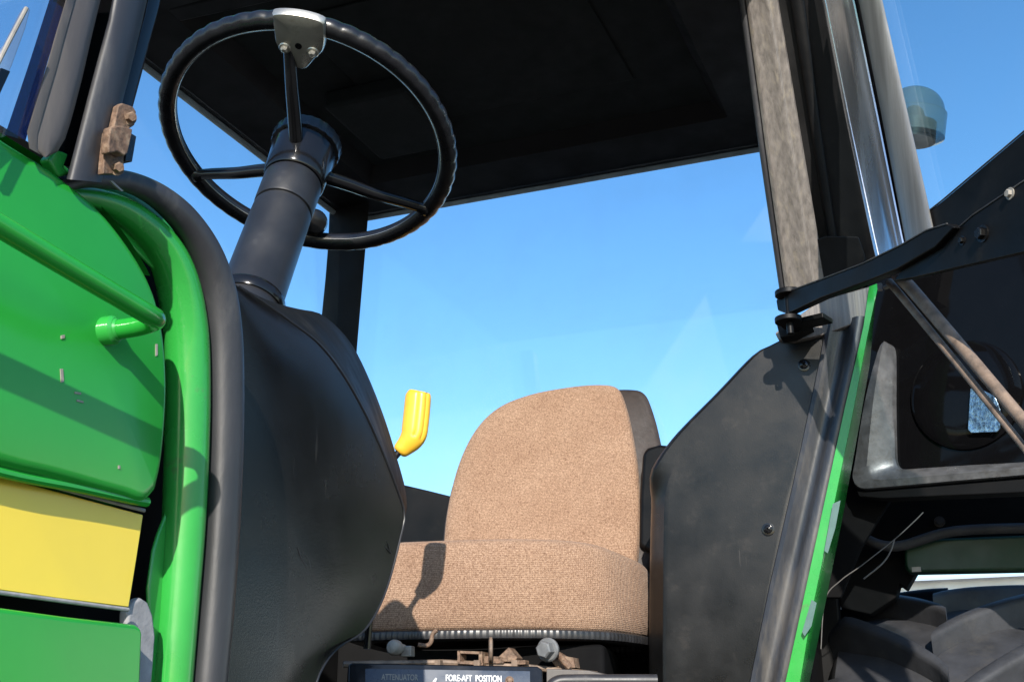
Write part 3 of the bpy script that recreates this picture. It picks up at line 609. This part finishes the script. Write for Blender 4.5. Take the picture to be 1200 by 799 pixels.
# glazing
bm = bmesh.new(); box(bm, (-0.98, 2.77, 2.39), 1.24, 0.005, 1.02); obj('rear_window', bm, 'pane', ROOT)
bm = bmesh.new(); slab(bm, [V((-1.632, 1.40, 2.9)), V((-1.632, 2.74, 2.9)), V((-1.602, 2.74, 1.88)), V((-1.602, 1.18, 1.88))], (0.004, 0, 0)); obj('right_window', bm, 'pane', ROOT)

# ------------------------------------------------------------------ left rear: inner panel, post, hinge
ip = empty('inner_panel', PY(860, 799, 2.36))
outl = [(985, 384), (1000, 378), (990, 384), ]
body = cat([(753, 960), (751, 800), (752, 700), (754, 600), (757, 565), (766, 542), (785, 515), (806, 492), (840, 458), (872, 424), (888, 410), (902, 404), (917, 396), (928, 392)], 4)
rt = [(978, 378), (969, 430), (941, 560), (911, 690), (891, 790), (861, 960)]
A = resample(pxs(ply(2.36), [(a, b) for a, b in body]), 60)
B = resample(pxs(ply(2.36), rt[::-1]), 60)
zf = PY(764, 552, 2.36).z
rows = []
for dd in (0, 0.003, 0.007, 0.012, 0.02, 0.03, 0.04, 0.0455, 0.047, 0.055, 0.065, -.1, -.2, -.3, -.4, -.5, -.6, -.7, -.8, -.9, -1):
    row = []
    for a, b in zip(A, B):
        L_ = max(0.075, (b-a).length); k0 = 0.07/L_; p = a.lerp(b, min(1, dd/L_ if dd >= 0 else k0+(1-k0)*-dd)); dist = (p-a).length
        p.y += 0.050*max(0, 1-dist/0.046)*min(1, max(0, (zf-a.z)/0.05)) + 0.012*max(0, 1-dist/0.012)**2; row.append(p)
    rows.append(row)
edge = [V((p.x, p.y+0.06, p.z)) for p in rows[0]]
bm = bmesh.new(); grid(bm, [edge]+rows); obj('sheet', bm, 'panel', ip, solid=0.003, sharp=22)
for a, b in ((942, 428), (900, 620)):
    bm = bmesh.new(); c = PY(a, b, 2.358); d_ = V((0.1, -1, 0)); lathe(bm, c+V((0, .004, 0)), d_, [(0, 0.0125), (0.006, 0.0125), (0.0065, 0.009)], 24); lathe(bm, c, d_, [(0.002, 0.0088), (0.006, 0.008), (0.008, 0.004)], 20)
    obj('screw', bm, 'gloss', ip)
    bm = bmesh.new(); k = c+d_*0.0078
    for rt_ in (0.6, 0.6+math.pi/2): box(bm, k, 0.010, 0.002, 0.0022, Matrix.Rotation(rt_, 3, 'Y'))
    obj('screw_slot', bm, 'void', ip)
# grooved flange strip
lo = empty('door_post', PY(960, 799, 2.34))
Lp = [(968, 376), (958, 430), (930, 560), (900, 690), (878, 799), (846, 960)]; Rp = [(1014, 372), (1002, 440), (975, 560), (945, 700), (922, 799), (886, 960)]
A = resample(pxs(ply(2.350), Lp), 30); B = resample(pxs(ply(2.350), Rp), 30); rows = []
for u, dy in ((0, 0.02), (0, 0.004), (0.04, -0.004), (0.16, -0.007), (0.26, -0.002), (0.36, 0.006), (0.5, 0.0075), (0.6, 0.004), (0.68, -0.006), (0.78, -0.012), (0.9, -0.013), (1.0, -0.008), (1.0, 0.03)):
    rows.append([V((p.x, p.y+dy, p.z)) for p in (a.lerp(b, u) for a, b in zip(A, B))])
bm = bmesh.new(); grid(bm, rows); obj('flange', bm, 'flange', lo, sharp=50)
# upper end of the flange: weathered sheet under the hinge
plate('post_foot', ply(2.345), [(912, 398), (908, 390), (960, 352), (1024, 334), (1020, 372), (966, 392), (930, 400)], (0, 0.03, 0), 'weather', lo, bevel=0.003)
# green edge of the post
A = resample(pxs(ply(2.335), [(1019, 336), (1012, 385), (990, 480), (962, 610), (935, 735), (921, 799), (884, 960)]), 26)
B = resample(pxs(ply(2.335), [(1029, 332), (1017, 388), (1000, 478), (975, 600), (950, 720), (937, 799), (898, 960)]), 26)
Cc = resample(pxs(ply(2.405), [(1027, 334), (1019, 425), (1006, 500), (988, 600), (968, 700), (948, 799), (906, 960)]), 26)
bm = bmesh.new(); grid(bm, [[sh(p, -0.002, 0.03) for p in A], A, B, Cc]); obj('green_edge', bm, 'greenw', lo, solid=0.002, sharp=20)
plate('dark_filler', ply(2.60), [(1000, 320), (1060, 300), (1060, 560), (1010, 640), (985, 700), (940, 700), (960, 560)], (0, 0.02, 0), 'void', lo)  # added dark sheet that blocks the sky gap beside the quarter window
for q, pts in enumerate(([(976, 590), (985, 586), (979, 618), (970, 648), (966, 645)], [(951, 702), (957, 706), (951, 733), (943, 745), (940, 740)])):
    bm = bmesh.new(); pl = [PY(a, b, 2.3325 if False else 2.3335) for a, b in pts]
    bm = bmesh.new(); slab(bm, [p+(CAM-p).normalized()*0.012 for p in pl], (0, 0.001, 0)); obj('paint_patch' if q else 'tape', bm, 'palestick', lo)
# upper post
up_ = empty('rear_door_post', PY(940, 330, 2.33))
Z0 = PY(935, 335, 2.33).z
PN = V((0, 1, 0.436)).normalized()
def plu(y): return plp(V((0, y, Z0)), PN)
strip('edge', plu(2.345), [(858, -40), (866, 0), (890, 180), (915, 352)], [(868, -40), (874, 0), (898, 180), (922, 352)], 'rubber', up_, bulge=0.006, depth=0.03)
strip('weathered_face', plu(2.335), [(868, -40), (874, 0), (898, 180), (922, 352)], [(906, -40), (912, 0), (940, 165), (970, 345)], 'weather', up_, prof=((0, 0), (0.05, 0.004), (0.1, 0.005), (0.14, 0.001), (0.35, 0.001), (0.5, 0.004), (0.6, 0.0075), (0.68, 0.0075), (0.75, 0.0035), (0.88, 0.004), (0.96, 0.003), (1, -0.002)), depth=0.05)
strip('recess', plu(2.375), [(895, -40), (905, 0), (935, 165), (955, 330)], [(965, -40), (980, 0), (1010, 165), (1035, 310)], 'satin', up_, bulge=-0.006, depth=0.03)  # shadow inside the recess is put into its near-black colour
strip('ridge', plu(2.362), [(918, -40), (926, 0), (950, 150), (973, 300)], [(936, -40), (943, 0), (962, 150), (984, 300)], 'satin', up_, bulge=0.008, depth=0.02)
bm = bmesh.new(); slab(bm, pxs(plu(2.333), [(955, 281), (968, 276), (1006, 277), (1014, 300), (1008, 330), (970, 345), (955, 338)]), (0, 0.04, 0)); obj('weld_plate', bm, 'satin', up_, bevel=0.003)
bm = bmesh.new()
for i in range(26):
    a = 958+random.random()*54; b = 282+random.random()*40
    m_ = bmesh.ops.create_icosphere(bm, subdivisions=1, radius=0.003+0.004*random.random())['verts']; c = PY(a, b, 2.331)
    for v in m_: v.co = v.co*V((1, .6, 1.2)).x+c
obj('dirt_crust', bm, 'rustbar', up_)
# ------------------------------------------------------------------ the door, swung open outward
door = empty('door', PY(925, 365, 2.28))
HP = PT(925, 365, 2.17); DD = V((0.614, -0.83, 0)).normalized(); DN = DD.cross(ZU).normalized()
if (CAM-HP).dot(DN) < 0: DN = -DN
fd = plp(HP, DN)
fdm = lambda off: plp(HP+DN*off, DN)
strip('bright_strip', fdm(-0.02), [(952, -40), (963, 0), (991, 140), (1020, 275), (1028, 310)], [(990, -40), (1001, 0), (1030, 140), (1056, 270), (1064, 305)], 'chrome', door, prof=((0, -0.002), (0.03, 0.002), (0.1, 0.003), (0.13, 0.0005), (0.45, 0.0015), (0.55, 0.005), (0.63, 0.0075), (0.72, 0.0075), (0.8, 0.004), (0.86, 0.001), (0.95, 0.002), (1, -0.002)), depth=0.02)
strip('seal_groove', fdm(-0.03), [(985, -40), (996, 0), (1025, 140), (1050, 266), (1058, 310)], [(1000, -40), (1011, 0), (1037, 130), (1064, 262), (1072, 306)], 'gloss', door, depth=0.02)
strip('hinge_tube', fdm(-0.025), [(996, -40), (1006, 0), (1032, 130), (1058, 268), (1064, 300)], [(1024, -40), (1034, 0), (1061, 120), (1089, 243), (1099, 290)], 'tubepaint', door, bulge=0.019, depth=0.02)
plate('glass', fdm(-0.035), [(1015, -60), (1400, -60), (1400, 40), (1200, 190), (1050, 295)], -DN*0.005, 'doorpane', door, bevel=0)
plate('lower_rail', fdm(-0.026), [(1040, 286), (1055, 272), (1104, 235), (1200, 154), (1330, 48), (1330, 170), (1200, 250), (1105, 290), (1050, 320)], -DN*0.012, 'satin', door, bevel=0.004)
plate('arm', fdm(0.0), [(909, 352), (914, 345), (960, 328), (1010, 309), (1056, 287), (1085, 270), (1110, 262), (1118, 266), (1095, 290), (1050, 316), (1020, 328), (960, 350), (922, 368), (911, 364)], -DN*0.02, 'satin', door, bevel=0.003)
plate('hinge_plate', fdm(-0.012), [(1045, 330), (1060, 312), (1108, 280), (1140, 252), (1200, 212), (1330, 130), (1330, 250), (1200, 296), (1130, 312), (1070, 326)], -DN*0.012, 'satin', door, bevel=0.003)
for a, b, r in ((1152, 274, 0.009), (1184, 227, 0.006), (1128, 282, 0.005)):
    bm = bmesh.new(); hexbolt(bm, fdm(-0.012)(a, b), DN, r, r, 1.5); obj('bolt', bm, 'nylon' if r == 0.006 else 'black', door)
for nm, fn_, pts in (('worn_edge', fdm(0.0), [(914, 345), (960, 328), (1010, 309), (1056, 287), (1085, 270), (1110, 262)]), ('worn_edge', fdm(-0.026), [(1055, 273), (1104, 235), (1200, 154), (1330, 48)]), ('worn_edge', fdm(-0.012), [(1108, 280), (1140, 252), (1200, 212), (1330, 130)])):
    bm = bmesh.new(); tube(bm, pxs(fn_, pts), 0.0014, 8); obj(nm, bm, 'flange', door)
# clevis at the pivot
cl = empty('hinge', HP)
bm = bmesh.new()
def disc_lug(c, r, th, back):
    q = [c+V((math.cos(t_), 0, 0))*r+V((0, math.sin(t_)*r, 0)) for t_ in [math.pi*2*k/24 for k in range(24)]]
    slab(bm, q, (0, 0, th)); box(bm, c+V((0.03, 0.03, th/2)), 0.09, 0.045, th*0.98, Matrix.Rotation(-0.3, 3, 'Z'))
for py_ in (347, 378):
    c = PT(924, py_, 2.18); disc_lug(c, 0.026, 0.011, 0)
obj('clevis', bm, 'satin', cl, bevel=0.002)
bm = bmesh.new(); lathe(bm, PT(926, 384, 2.18), ZU, [(-0.012, 0.007), (0.075, 0.007)], 16); obj('pivot_pin', bm, 'satin', cl)
plate('hinge_block', ply(2.28), [(908, 372), (918, 368), (945, 372), (952, 382), (930, 393), (914, 396)], (0, 0.04, 0), 'satin', cl, bevel=0.003)
bm = bmesh.new(); hexbolt(bm, PY(926, 376, 2.277), (0.1, -1, 0), 0.005, 0.006, 1.4); obj('bolt', bm, 'steel', cl)
# rusted strut: two tubes running down to the right
ds = empty('door_strut', fdm(-0.05)(1055, 330))
fs = fdm(-0.06)
for nm, a, r in (('thick_tube', [(1052, 322), (1066, 336), (1120, 399), (1200, 494), (1300, 612)], 7.6), ('thin_tube', [(1042, 330), (1058, 349), (1120, 424), (1200, 524), (1300, 650)], 4.6)):
    bm = bmesh.new(); pts = pxs(fs, a); tube(bm, pts, [r*mpp(p) for p in pts], 16); obj(nm, bm, 'rustbar', ds)
bm = bmesh.new(); c = fs(1037, 337); box(bm, c+DN*0.01, 0.008, 0.008, 0.012); tube(bm, [c, fs(1046, 334)], 0.004, 8); obj('clip', bm, 'nylon', ds)

# ------------------------------------------------------------------ dark quarter window with its frame
qw = empty('quarter_window', PT(1005, 575, 2.42))
QP = PT(1005, 575, 2.44); QD = V((0.88, -0.30, 0)).normalized(); QN = QD.cross(ZU)
if (CAM-QP).dot(QN) < 0: QN = -QN
fq = lambda off: plp(QP+QN*off, QN)
def framebar(name, o_, i_, depth, m):
    """moulded bar between an outer and an inner line, bevelled toward the eye"""
    A = pxs(fq(0.0), cat(o_, 4)); B = pxs(fq(0.0), cat(i_, 4)); rows = []
    for u, d in ((0, -0.05), (0, -0.006), (0.05, 0.0), (0.42, 0.003), (0.5, 0.0), (0.94, -0.022), (1.0, -0.028), (1.0, -0.05)):
        rows.append([a.lerp(b, u)+QN*d for a, b in zip(A, B)])
    bm = bmesh.new(); grid(bm, rows); return obj(name, bm, m, qw, sharp=30)
framebar('frame', [(1036, 400), (1028, 412), (1012, 470), (1000, 540), (997, 556), (998, 564), (1002, 570), (1010, 573), (1030, 572), (1120, 564), (1200, 557), (1400, 540)],
         [(1037, 400), (1041, 412), (1041, 470), (1042, 528), (1043, 538), (1045, 543), (1049, 546), (1055, 547), (1070, 546), (1130, 542), (1200, 538), (1400, 524)], 0.03, 'qframe')
plate('glass', fq(-0.04), [(1018, 300), (1420, 280), (1420, 545), (1200, 556), (1020, 565), (1010, 540)], -QN*0.004, 'darkglass', qw, bevel=0)
plate('lower_sill', fq(-0.01), [(1003, 574), (1020, 575), (1200, 560), (1400, 544), (1400, 562), (1200, 577), (1035, 584), (1006, 582)], -QN*0.05, 'headdark', qw, bevel=0.003)
# work lamp in the window
wl = empty('work_lamp', fq(-0.03)(1160, 480))
bm = bmesh.new(); c = fq(-0.032)(1130, 462); rad = 66*mpp(c)
lathe(bm, c-QN*0.004, QN, [(-0.004, rad), (0.002, rad*0.985), (0.006, rad*0.9), (0.008, rad*0.6), (0.008, rad*0.2)], 48); obj('housing', bm, 'darkglass', wl)
plate('lens', fq(-0.018), [(1137, 455), (1152, 457), (1166, 464), (1172, 480), (1172, 502), (1168, 506), (1138, 507), (1134, 503)], -QN*0.006,
      mat('faceted_lens', (0.30, 0.42, 0.55), 0.15, metal=0.9, var=0.9, scale=75, stretch=(1, 1, 0.6), bump=1.0, bscale=110, dirt=(0.01, 0.015, 0.02), dirt_amt=0.5, dscale=60), wl, bevel=0.001)  # blue-white with dark blotches stands in for reflections in the lens

# ------------------------------------------------------------------ lamp on a stalk behind the door glass
bl = empty('clearance_lamp', PT(1080, 160, 2.55))
c = PT(1071, 137, 2.6); k = mpp(c); axl = V((0.18, -0.1, 1)).normalized()
lathe_p = [(-28*k, 30*k), (-26*k, 36*k), (3*k, 37*k), (4*k, 35*k), (16*k, 32*k), (26*k, 25*k), (33*k, 14*k), (36*k, 0.5*k)]
bm = bmesh.new(); lathe(bm, c, axl, lathe_p[:2]+[tuple(q) for q in cat(lathe_p[2:], 4)], 48); obj('lens', bm, 'lampglass', bl, sharp=60)
bm = bmesh.new(); lathe(bm, c, axl, [(-31*k, 26*k), (-8*k, 26*k), (-4*k, 14*k), (8*k, 10*k), (12*k, 6*k)], 24); obj('bulb_holder', bm, 'column', bl)
bm = bmesh.new(); tube(bm, [c-axl*30*k, c-axl*34*k+V((-0.08, 0, -0.0)), V((-0.36, c.y, 2.93))], 0.009, 10); obj('stalk', bm, 'black', bl)

# ------------------------------------------------------------------ fender, wire and rear wheel
fe = empty('fender', (-0.1, 2.75, 1.8))
plate('edge_bar', ply(2.75), [(1058, 632), (1400, 618), (1400, 664), (1064, 671), (1060, 664)], (0, 0.05, 0), 'shadegreen', fe, bevel=0.008, seg=3)
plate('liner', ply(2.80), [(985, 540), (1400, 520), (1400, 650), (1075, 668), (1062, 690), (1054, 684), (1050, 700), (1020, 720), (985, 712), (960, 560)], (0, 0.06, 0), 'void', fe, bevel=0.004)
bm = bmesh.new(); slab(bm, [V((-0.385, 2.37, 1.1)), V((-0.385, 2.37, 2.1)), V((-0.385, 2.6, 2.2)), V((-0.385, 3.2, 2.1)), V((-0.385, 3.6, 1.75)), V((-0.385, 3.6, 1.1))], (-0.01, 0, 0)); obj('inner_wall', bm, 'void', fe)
bm = bmesh.new(); hexbolt(bm, PY(1101, 611, 2.8), (0, -1, 0), 0.008, 0.008, 1.5); obj('bolt', bm, 'column', fe)
bm = bmesh.new(); tube(bm, [V(p) for p in cat([tuple(PY(a, b, 2.72)) for a, b in ((985, 600), (1010, 628), (1050, 640), (1120, 622), (1240, 618))], 6)], 0.011, 12); obj('hose', bm, 'tyre', fe)
bm = bmesh.new(); box(bm, PY(1074, 667, 2.72), 0.018, 0.01, 0.010); obj('bolt', bm, 'nylon', fe)
wr = empty('loose_wire', PY(1080, 601, 2.5))
bm = bmesh.new(); tube(bm, [V(p) for p in cat([tuple(PY(a, b, 2.5)) for a, b in ((1082, 600), (1070, 612), (1048, 632), (1010, 662), (985, 680), (967, 702), (962, 760))], 6)], 0.0011, 8); obj('strand', bm, 'wire', wr)
bm = bmesh.new(); tube(bm, [V(p) for p in cat([tuple(PY(a, b, 2.5)) for a, b in ((1048, 632), (1044, 645), (1034, 660), (1012, 678))], 6)], 0.0016, 8); obj('strand', bm, 'wire', wr)
rw = empty('rear_wheel', (-0.13, 3.15, 0.9))
WX, WY, WZ, TR, TW = -0.13, 3.15, 0.9, 0.86, 0.24
def wp_(x, r, a): return V((WX+x, WY-r*math.cos(a), WZ+r*math.sin(a)))
prof = [(-TW*0.55, 0.5), (-TW*0.9, 0.56), (-TW*1.04, 0.68), (-TW*1.0, 0.79), (-TW*0.9, 0.835), (-TW*0.5, 0.855), (0, 0.862), (TW*0.5, 0.855), (TW*0.9, 0.835), (TW*1.0, 0.79), (TW*1.04, 0.68), (TW*0.9, 0.56), (TW*0.55, 0.5)]
bm = bmesh.new(); grid(bm, [[wp_(x, r, 2*math.pi*i/96) for x, r in prof] for i in range(96)], close_u=True)
NL = 22
for i in range(NL):
    for s in (-1, 1):
        a0 = 2*math.pi*(i+(0.5 if s > 0 else 0))/NL; rows = []
        for k in range(17):
            u = k/16; x = s*TW*(-0.06+1.08*u); a = a0 + (0.30*u**0.8); rb = 0.85-0.035*max(0, u-0.75)/0.25; rt2 = 0.905-0.05*max(0, u-0.8)/0.2
            wd = 0.027+0.008*u
            rows.append([wp_(x, rb-0.012, a-wd*1.35), wp_(x, rb+0.006, a-wd*1.05), wp_(x, rt2-0.010, a-wd*0.9), wp_(x, rt2-0.003, a-wd*0.72), wp_(x, rt2, a-wd*0.45), wp_(x, rt2, a+wd*0.45), wp_(x, rt2-0.003, a+wd*0.72), wp_(x, rt2-0.010, a+wd*0.9), wp_(x, rb+0.006, a+wd*1.05), wp_(x, rb-0.012, a+wd*1.35)])
        grid(bm, rows, close_v=True, cap=True)
obj('tyre', bm, 'tyre', rw, sharp=50)
bm = bmesh.new(); grid(bm, [[wp_(x, r, 2*math.pi*i/64) for x, r in ((-0.14, 0.5), (-0.13, 0.53), (-0.05, 0.49), (0.0, 0.3), (0.02, 0.1), (0.02, 0.0))] for i in range(64)], close_u=True); obj('wheel_disc', bm, 'yellow', rw)

# ------------------------------------------------------------------ pale shed beyond the wheel
sd = bpy.data.objects.new('shed', None); COL.objects.link(sd); sd.location = (6, 34, 0)
sd['label'] = 'pale shed glimpsed in the gap between the rear tyre and the fender'; sd['category'] = 'shed'
wm = mat('pale_cladding', (0.72, 0.74, 0.74), 0.5, var=0.05, scale=1.0)
bm = bmesh.new(); pts = []
NC = 240; prof_ = [(-16+44*i/NC, 0.03 if (i//2) % 2 else 0.0) for i in range(NC+1)]
grid(bm, [[V((x, 31+d, 0)) for x, d in prof_], [V((x, 31+d, 5.2)) for x, d in prof_]])
slab(bm, [V((-16, 31.1, 0)), V((28, 31.1, 0)), V((28, 45, 0)), V((-16, 45, 0))], (0, 0, 5.15)); obj('wall', bm, wm, sd)
bm = bmesh.new(); slab(bm, [V((-16.4, 30.6, 5.15)), V((-16.4, 38, 6.1)), V((-16.4, 45.4, 5.15)), V((-16.4, 38, 6.0))], (44.8, 0, 0)); obj('roof', bm, wm, sd)
